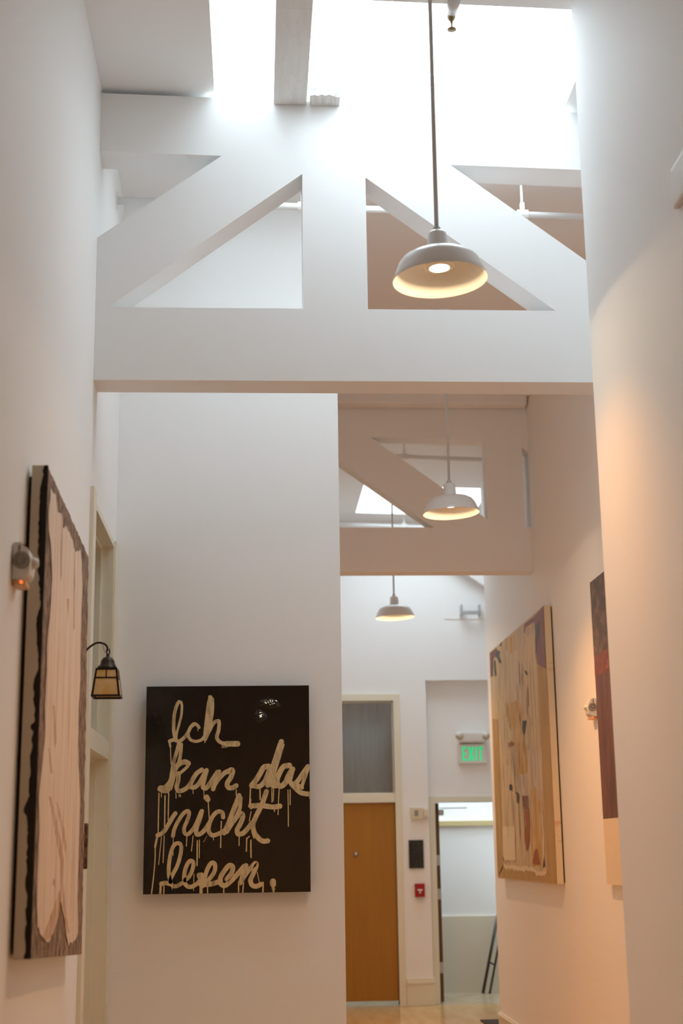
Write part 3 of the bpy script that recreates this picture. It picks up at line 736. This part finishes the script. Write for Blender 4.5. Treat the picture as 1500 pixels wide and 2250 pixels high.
# black ragged bark along the near vertical edge, biting into the cream side
bm = bmesh.new(); n = 150; prev = None; walk = .012
for i in range(n + 1):
    v = i / n; p = Vector(Q[0]).lerp(Vector(Q[3]), v)
    walk = min(.020, max(.004, walk + random.uniform(-.004, .004)))
    din = walk + sum(a * math.exp(-((v - c) / w) ** 2) for c, w, a in ((.13, .012, .006), (.34, .02, .012), (.46, .014, .010), (.55, .006, .012), (.715, .015, .014)))
    a = bm.verts.new((XW - .003 - din, p.x - .0015, p.y)); b = bm.verts.new((XW + .0012, p.x - .002, p.y)); c = bm.verts.new((XW + .0012, p.x + .008 + walk * .25, p.y))
    if prev: bm.faces.new((prev[0], a, b, prev[1])); bm.faces.new((prev[1], b, c, prev[2]))
    prev = (a, b, c)
emit_bm('bark_edge', bm, 'barkdark', t)
boxes('bark_flake', 'bark', t, [(XW - .004, XW + .012, 5.93, 5.955, 1.50, 1.68)], bev=.004)

# ------------------------------------------------------------------ mission lantern sconce
SX, SY = -.633, 6.10
t = thing('wall_sconce', 'bronze lantern sconce with amber glass beside the left door', 'wall lamp', (XL, SY, 2.36))
lathe('wall_plate', 'bronze', t, [(0, 0), (.045, 0), (.045, .008), (.03, .016), (0, .018)], (XL, SY, 2.36), 28, Matrix.Rotation(math.pi / 2, 4, 'Y'))
arm = catmull([(XL + .01, SY, 2.355), (XL + .03, SY, 2.405), (-.685, SY, 2.436), (-.652, SY, 2.434), (-.636, SY, 2.418), (-.638, SY, 2.40)], 6)
arm_o = tube('arm', 'bronze', t, arm, .0045, 10)
tube('hook', 'bronze', arm_o, catmull([(-.638, SY, 2.402), (-.637, SY, 2.391), (-.630, SY, 2.388), (-.626, SY, 2.397), (-.628, SY, 2.406), (-.626, SY, 2.412)], 5), .003, 8)
tube('wire', 'bronze', arm_o, catmull([(-.655, SY, 2.428), (-.648, SY, 2.402), (-.634, SY, 2.390)], 5), .0009, 6)
lathe('cap', 'bronze', t, [(0, 2.392), (.006, 2.390), (.007, 2.380), (.006, 2.378), (.012, 2.376), (.022, 2.370), (.029, 2.358), (.031, 2.346), (.034, 2.343), (.036, 2.336), (.041, 2.331), (.043, 2.326), (0, 2.324)], (SX, SY, 0), 32)
for sx in (-1, 1):
    for sy in (-1, 1): lathe('thumb_screw', 'bronze', t, [(0, -.004), (.004, -.004), (.005, 0), (.004, .004), (0, .004)], (SX + sx * .033, SY + sy * .033, 2.330), 10)
zt, zb, ht, hb = 2.325, 2.203, .0445, .0605
def fp(face, u, z, out=0.0):
    """point on a sloping lantern face: u in -1..1 across, z height"""
    k = (zt - z) / (zt - zb); h = ht + (hb - ht) * k + out
    return {0: (SX + u * h, SY - h, z), 1: (SX + h, SY + u * h, z), 2: (SX - u * h, SY + h, z), 3: (SX - h, SY - u * h, z)}[face]
NRM = [(0, -1, 0), (1, 0, 0), (0, 1, 0), (-1, 0, 0)]
fr = None
bmf = bmesh.new()
def bar(face, u0, z0, u1, z1, u2, z2, u3, z3):
    add_prism(bmf, [fp(face, u0, z0, .0005), fp(face, u1, z1, .0005), fp(face, u2, z2, .0005), fp(face, u3, z3, .0005)], Vector(NRM[face]) * -.004)
zm = 2.283
for f in range(4):
    bar(f, -1, zb, -.86, zb, -.86, zt, -1, zt); bar(f, .86, zb, 1, zb, 1, zt, .86, zt)
    bar(f, -.86, zt - .009, .86, zt - .009, .86, zt, -.86, zt); bar(f, -.86, zb, .86, zb, .86, zb + .008, -.86, zb + .008)
    bar(f, -.86, zm - .0035, .86, zm - .0035, .86, zm + .0035, -.86, zm + .0035); bar(f, -.05, zm + .0035, .05, zm + .0035, .05, zt - .009, -.05, zt - .009)
cage = emit_bm('lantern_frame', bmf, 'bronze', t)
for f in range(4):
    bm = bmesh.new(); n3 = Vector(NRM[f]) * -.0015
    for (u0, u1, z0, z1) in ((-.86, .86, zb + .008, zm - .0035),):
        add_prism(bm, [fp(f, u0, z0, -.001), fp(f, u1, z0, -.001), fp(f, u1, z1, -.001), fp(f, u0, z1, -.001)], n3)
    emit_bm('glass_pane', bm, 'artglass', cage)
    for (u0, u1) in ((-.86, -.05), (.05, .86)):
        bm = bmesh.new(); add_prism(bm, [fp(f, u0, zm + .0035, -.001), fp(f, u1, zm + .0035, -.001), fp(f, u1, zt - .009, -.001), fp(f, u0, zt - .009, -.001)], n3)
        emit_bm('glass_pane', bm, 'artglass', cage)

# ------------------------------------------------------------------ strobes on the walls
def strobe(loc, nx, label, group):
    x, y, z = loc; s = nx
    t = thing('alarm_strobe', label, 'alarm', loc, group)
    bm = bmesh.new()
    pr = [(0, -.058), (.030, -.058), (.052, -.040), (.056, 0), (.048, .040), (.030, .062), (0, .062)]
    add_prism(bm, [(x + s * a, y - .055, z + b) for a, b in pr], (0, .11, 0))
    bmesh.ops.bevel(bm, geom=list(bm.edges), offset=.004, segments=2, affect='EDGES'); emit_bm('housing', bm, 'plastic', t)
    R = Matrix.Rotation(math.pi / 2, 4, 'X')
    lathe('speaker_grille', 'lens', t, [(0, 0), (.027, 0), (.027, .006), (.020, .007), (.018, .003), (.010, .003), (.009, .006), (0, .006)], (x + s * .030, y - .054, z + .004), 28, R)
    lathe('strobe_lens', 'plastic', t, [(.018, 0), (.018, .012), (.012, .022), (0, .024)], (x + s * .052, y, z + .005), 20, Matrix.Rotation(s * math.pi / 2, 4, 'Y'))
    b = boxes('base_tray', 'warmlit', t, [(x + s * min(.004 * s, .040 * s) if False else min(x + s * .004, x + s * .042), max(x + s * .004, x + s * .042), y - .045, y + .045, z - .072, z - .057)], bev=.003)
    lathe('indicator', 'led', b, [(0, 0), (.005, 0), (.004, .003), (0, .004)], (x + s * .030, y - .045, z - .063), 12, R)
    return t
strobe((XL, 4.42, 2.440), 1, 'blurred white alarm strobe beside the wood slab on the left wall', 'wall alarm strobes')
strobe((XR, 9.19, 2.440), -1, 'white alarm strobe on the right wall beside the dark maroon panel', 'wall alarm strobes')
t = thing('emergency_light', 'blurred white fixture cut by the right picture edge on the near wall', 'light fixture', (XN, 4.07, 3.62))
bm = bmesh.new(); add_box(bm, XN - .020, XN, 3.88, 4.165, 3.55, 3.69, bev=.010); emit_bm('housing', bm, 'plastic', t)
box('test_button', 'lens', t, XN - .024, XN - .019, 3.92, 3.94, 3.60, 3.62)

# ------------------------------------------------------------------ big abstract painting on the right wall
PX = 2.14; py0, py1, pz0, pz1 = 10.37, 12.93, 1.309, 3.322
t = thing('abstract_painting', 'large tan and ochre abstract canvas with maroon corners on the right wall', 'painting', (PX, (py0 + py1) / 2, pz0))
box('stretcher', 'p_edge', t, PX + .001, PX + .048, py0, py1, pz0, pz1)
box('canvas', 'p_canvas', t, PX, PX + .0012, py0 + .001, py1 - .001, pz0 + .001, pz1 - .001)
boxes('spacer_gap_shade', 'blackedge', t, [(PX + .048, XR - .002, py0 + .01, py1 - .01, pz0 + .3, pz0 + .42), (PX + .048, XR - .002, py0 + .01, py1 - .01, pz1 - .42, pz1 - .3), (PX + .049, XR - .003, py0 + .008, py0 + .02, pz0 + .01, pz1 - .01)])  # two spacers, then a black upright standing in for the shadow gap
for k, nm in enumerate(('lilac', 'yellow', 'ochre', 'maroon', 'rust', 'cream', 'black')):
    for poly in PATCHES[nm]:
        bm = bmesh.new()
        pts = [(min(py1, max(py0, a)), min(pz1, max(pz0, b))) for a, b in poly]
        if nm in ('lilac', 'yellow', 'cream', 'black', 'rust'): pts = [(min(py1, max(py0, a)), min(pz1, max(pz0, b))) for a, b in smooth_poly(pts, .012 if nm != 'black' else .006)]
        vs = [bm.verts.new((PX - .0008 - .0006 * k, *p)) for p in pts]
        for tri in tessellate_polygon([[v.co.copy() for v in vs]]): bm.faces.new([vs[i] for i in tri])
        emit_bm(nm + '_paint', bm, 'p_' + nm, t)
# fine strokes scratched down the canvas
bm = bmesh.new()
for i in range(46):
    y = random.uniform(10.95, 12.5); z = random.uniform(1.6, 3.1) ; h = random.uniform(.05, .30); w = random.uniform(.004, .016)
    z1_ = min(z + h, pz1 - .02)
    vs = [bm.verts.new((PX - .0056, a, b)) for a, b in ((y - w, z), (y + w, z + .02), (y + w * .6 + random.uniform(-.02, .02), z1_), (y - w * .5, z1_ - .02))]
    bm.faces.new(vs)
o = emit_bm('scratch_strokes', bm, 'p_lilac', t); o['kind'] = 'stuff'

# ------------------------------------------------------------------ maroon panel nearer on the right wall
qx = 2.168; qy0, qy1 = 7.55, 9.0
t = thing('maroon_panel', 'dark maroon panel with bare cream foot, mostly hidden by the near wall', 'painting', (qx, 8.3, 1.335))
box('board', 'p_edge', t, qx + .001, XR - .002, qy0, qy1, 1.335, 3.235)
for nm, m, z0, z1 in (('grey_brown_field', 'q_top', 2.765, 3.235), ('red_scribble', 'q_red', 2.635, 2.765), ('maroon_field', 'q_maroon', 1.745, 2.635), ('cream_foot', 'q_cream', 1.335, 1.745)):
    bm = bmesh.new(); n = 40
    top = [(qx, qy0 + (qy1 - qy0) * i / n, z1 + (random.uniform(-.012, .012) if z1 < 3.2 else 0)) for i in range(n + 1)]
    lo = [(qx - (.0006 if nm == 'red_scribble' else 0), qy0 + (qy1 - qy0) * i / n, z0 - (.014 if z0 > 1.4 else 0)) for i in range(n + 1)]
    off = {'grey_brown_field': -.0024, 'red_scribble': -.0018, 'maroon_field': -.0012, 'cream_foot': -.0006}[nm]
    T = [bm.verts.new((p[0] + off, p[1], p[2])) for p in top]; B = [bm.verts.new((p[0] + off, p[1], p[2])) for p in lo]
    for i in range(n): bm.faces.new((T[i], T[i + 1], B[i + 1], B[i]))
    emit_bm(nm, bm, m, t)

# ------------------------------------------------------------------ fittings on the far wall
ex, ez = 2.335, 2.578
t = thing('exit_sign', 'white exit sign with green lit letters and twin lamp heads', 'exit sign', (ex, YR, 2.46))
bm = bmesh.new(); add_box(bm, ex - .155, ex + .155, YR - .05, YR, 2.465, 2.672, bev=.006); emit_bm('sign_box', bm, 'plastic', t)
bm = bmesh.new(); add_box(bm, ex - .150, ex + .150, YR - .10, YR, 2.690, 2.80, bev=.02); emit_bm('battery_housing', bm, 'plastic', t)
for s in (-1, 1):
    h = lathe('lamp_head', 'plastic', t, [(0, 0), (.03, 0), (.042, .03), (.042, .055), (0, .058)], (ex + s * .145, YR - .07, 2.775), 24, Matrix.Rotation(math.radians(115), 4, 'X'))
    lathe('lamp_lens', 'bulbglass', h, [(0, .0585), (.036, .0585), (0, .062)], (ex + s * .145, YR - .07, 2.775), 20, Matrix.Rotation(math.radians(115), 4, 'X'))
gx, gw, gh, gz = ex - .112, .044, .150, 2.495
LET = {'E': [[(0, 0), (1, 0), (1, .14), (.36, .14), (.36, .43), (.85, .43), (.85, .57), (.36, .57), (.36, .86), (1, .86), (1, 1), (0, 1)]],
       'X': [[(0, 0), (.36, 0), (.5, .32), (.64, 0), (1, 0), (.70, .5), (1, 1), (.64, 1), (.5, .68), (.36, 1), (0, 1), (.30, .5)]],
       'I': [[(.0, 0), (1, 0), (1, 1), (.0, 1)]],
       'T': [[(.31, 0), (.69, 0), (.69, .84), (1, .84), (1, 1), (0, 1), (0, .84), (.31, .84)]]}
cx = gx
for ch, w in (('E', .050), ('X', .066), ('I', .020), ('T', .050)):
    bm = bmesh.new()
    for poly in LET[ch]: add_prism(bm, [(cx + a * w, YR - .0525, gz + b * gh) for a, b in poly], (0, .003, 0))
    o = emit_bm('letter', bm, 'exit', t); o['label'] = 'green letter ' + ch
    cx += w + .013
t = thing('horn_strobe', 'small beige horn strobe above the black plaque', 'alarm', (1.73, YF, 1.89))
bm = bmesh.new(); add_box(bm, 1.64, 1.77, YF - .045, YF, 1.885, 2.005, bev=.006); emit_bm('housing', bm, 'beige', t)
boxes('grille', 'lens', t, [(1.675, 1.715, YF - .048, YF - .044, 1.915, 1.975)])
bm = bmesh.new(); add_box(bm, 1.771, 1.822, YF - .04, YF, 1.90, 1.99, bev=.012); emit_bm('strobe_lens', bm, 'bulbglass', t)
o = boxes('wall_plaque', 'plaque', None, [(1.608, 1.764, YF - .02, YF, 1.378, 1.668)], bev=.003); tag(o, 'black rectangular plaque between the oak door and exit doorway', 'plaque')
t = thing('fire_alarm_pull', 'red fire alarm pull box below the black plaque', 'fire alarm', (1.712, YF, 1.08))
bm = bmesh.new(); add_box(bm, 1.660, 1.764, YF - .045, YF, 1.085, 1.222, bev=.006); emit_bm('housing', bm, 'red', t)
boxes('handle', 'plastic', t, [(1.685, 1.738, YF - .054, YF - .044, 1.150, 1.165), (1.704, 1.720, YF - .054, YF - .044, 1.122, 1.150)], bev=.003)
t = thing('wall_bracket', 'small grey metal bracket high on the far wall', 'bracket', (2.34, YF - .006, 4.06))
boxes('rail', 'steel', t, [(2.24, 2.45, YF - .12, YF - .09, 4.065, 4.105)], bev=.003)
for xx in (2.235, 2.435): box('upright', 'steel', t, xx, xx + .018, YF - .115, YF - .006, 4.06, 4.175)
# leaning easel in the back room
t = thing('folded_easel', 'dark folded metal easel leaning in the room beyond the doorway', 'easel', (2.60, 16.45, 0))
tube('leg', 'easel', t, [(2.500, 16.42, .012), (2.72, 16.52, .86)], .018, 10)
tube('leg', 'easel', t, [(2.572, 16.40, .012), (2.80, 16.50, .90)], .013, 10)
tube('leg', 'easel', t, [(2.70, 16.38, .012), (2.86, 16.50, .88)], .013, 10)
tube('crossbar', 'easel', t, [(2.585, 16.44, .345), (2.645, 16.42, .310)], .010, 8)
o = boxes('doormat', 'mat', None, [(2.09, 2.75, 13.5, 13.96, .0, .012)], bev=.004); tag(o, 'dark doormat on the floor past the right wall', 'doormat')
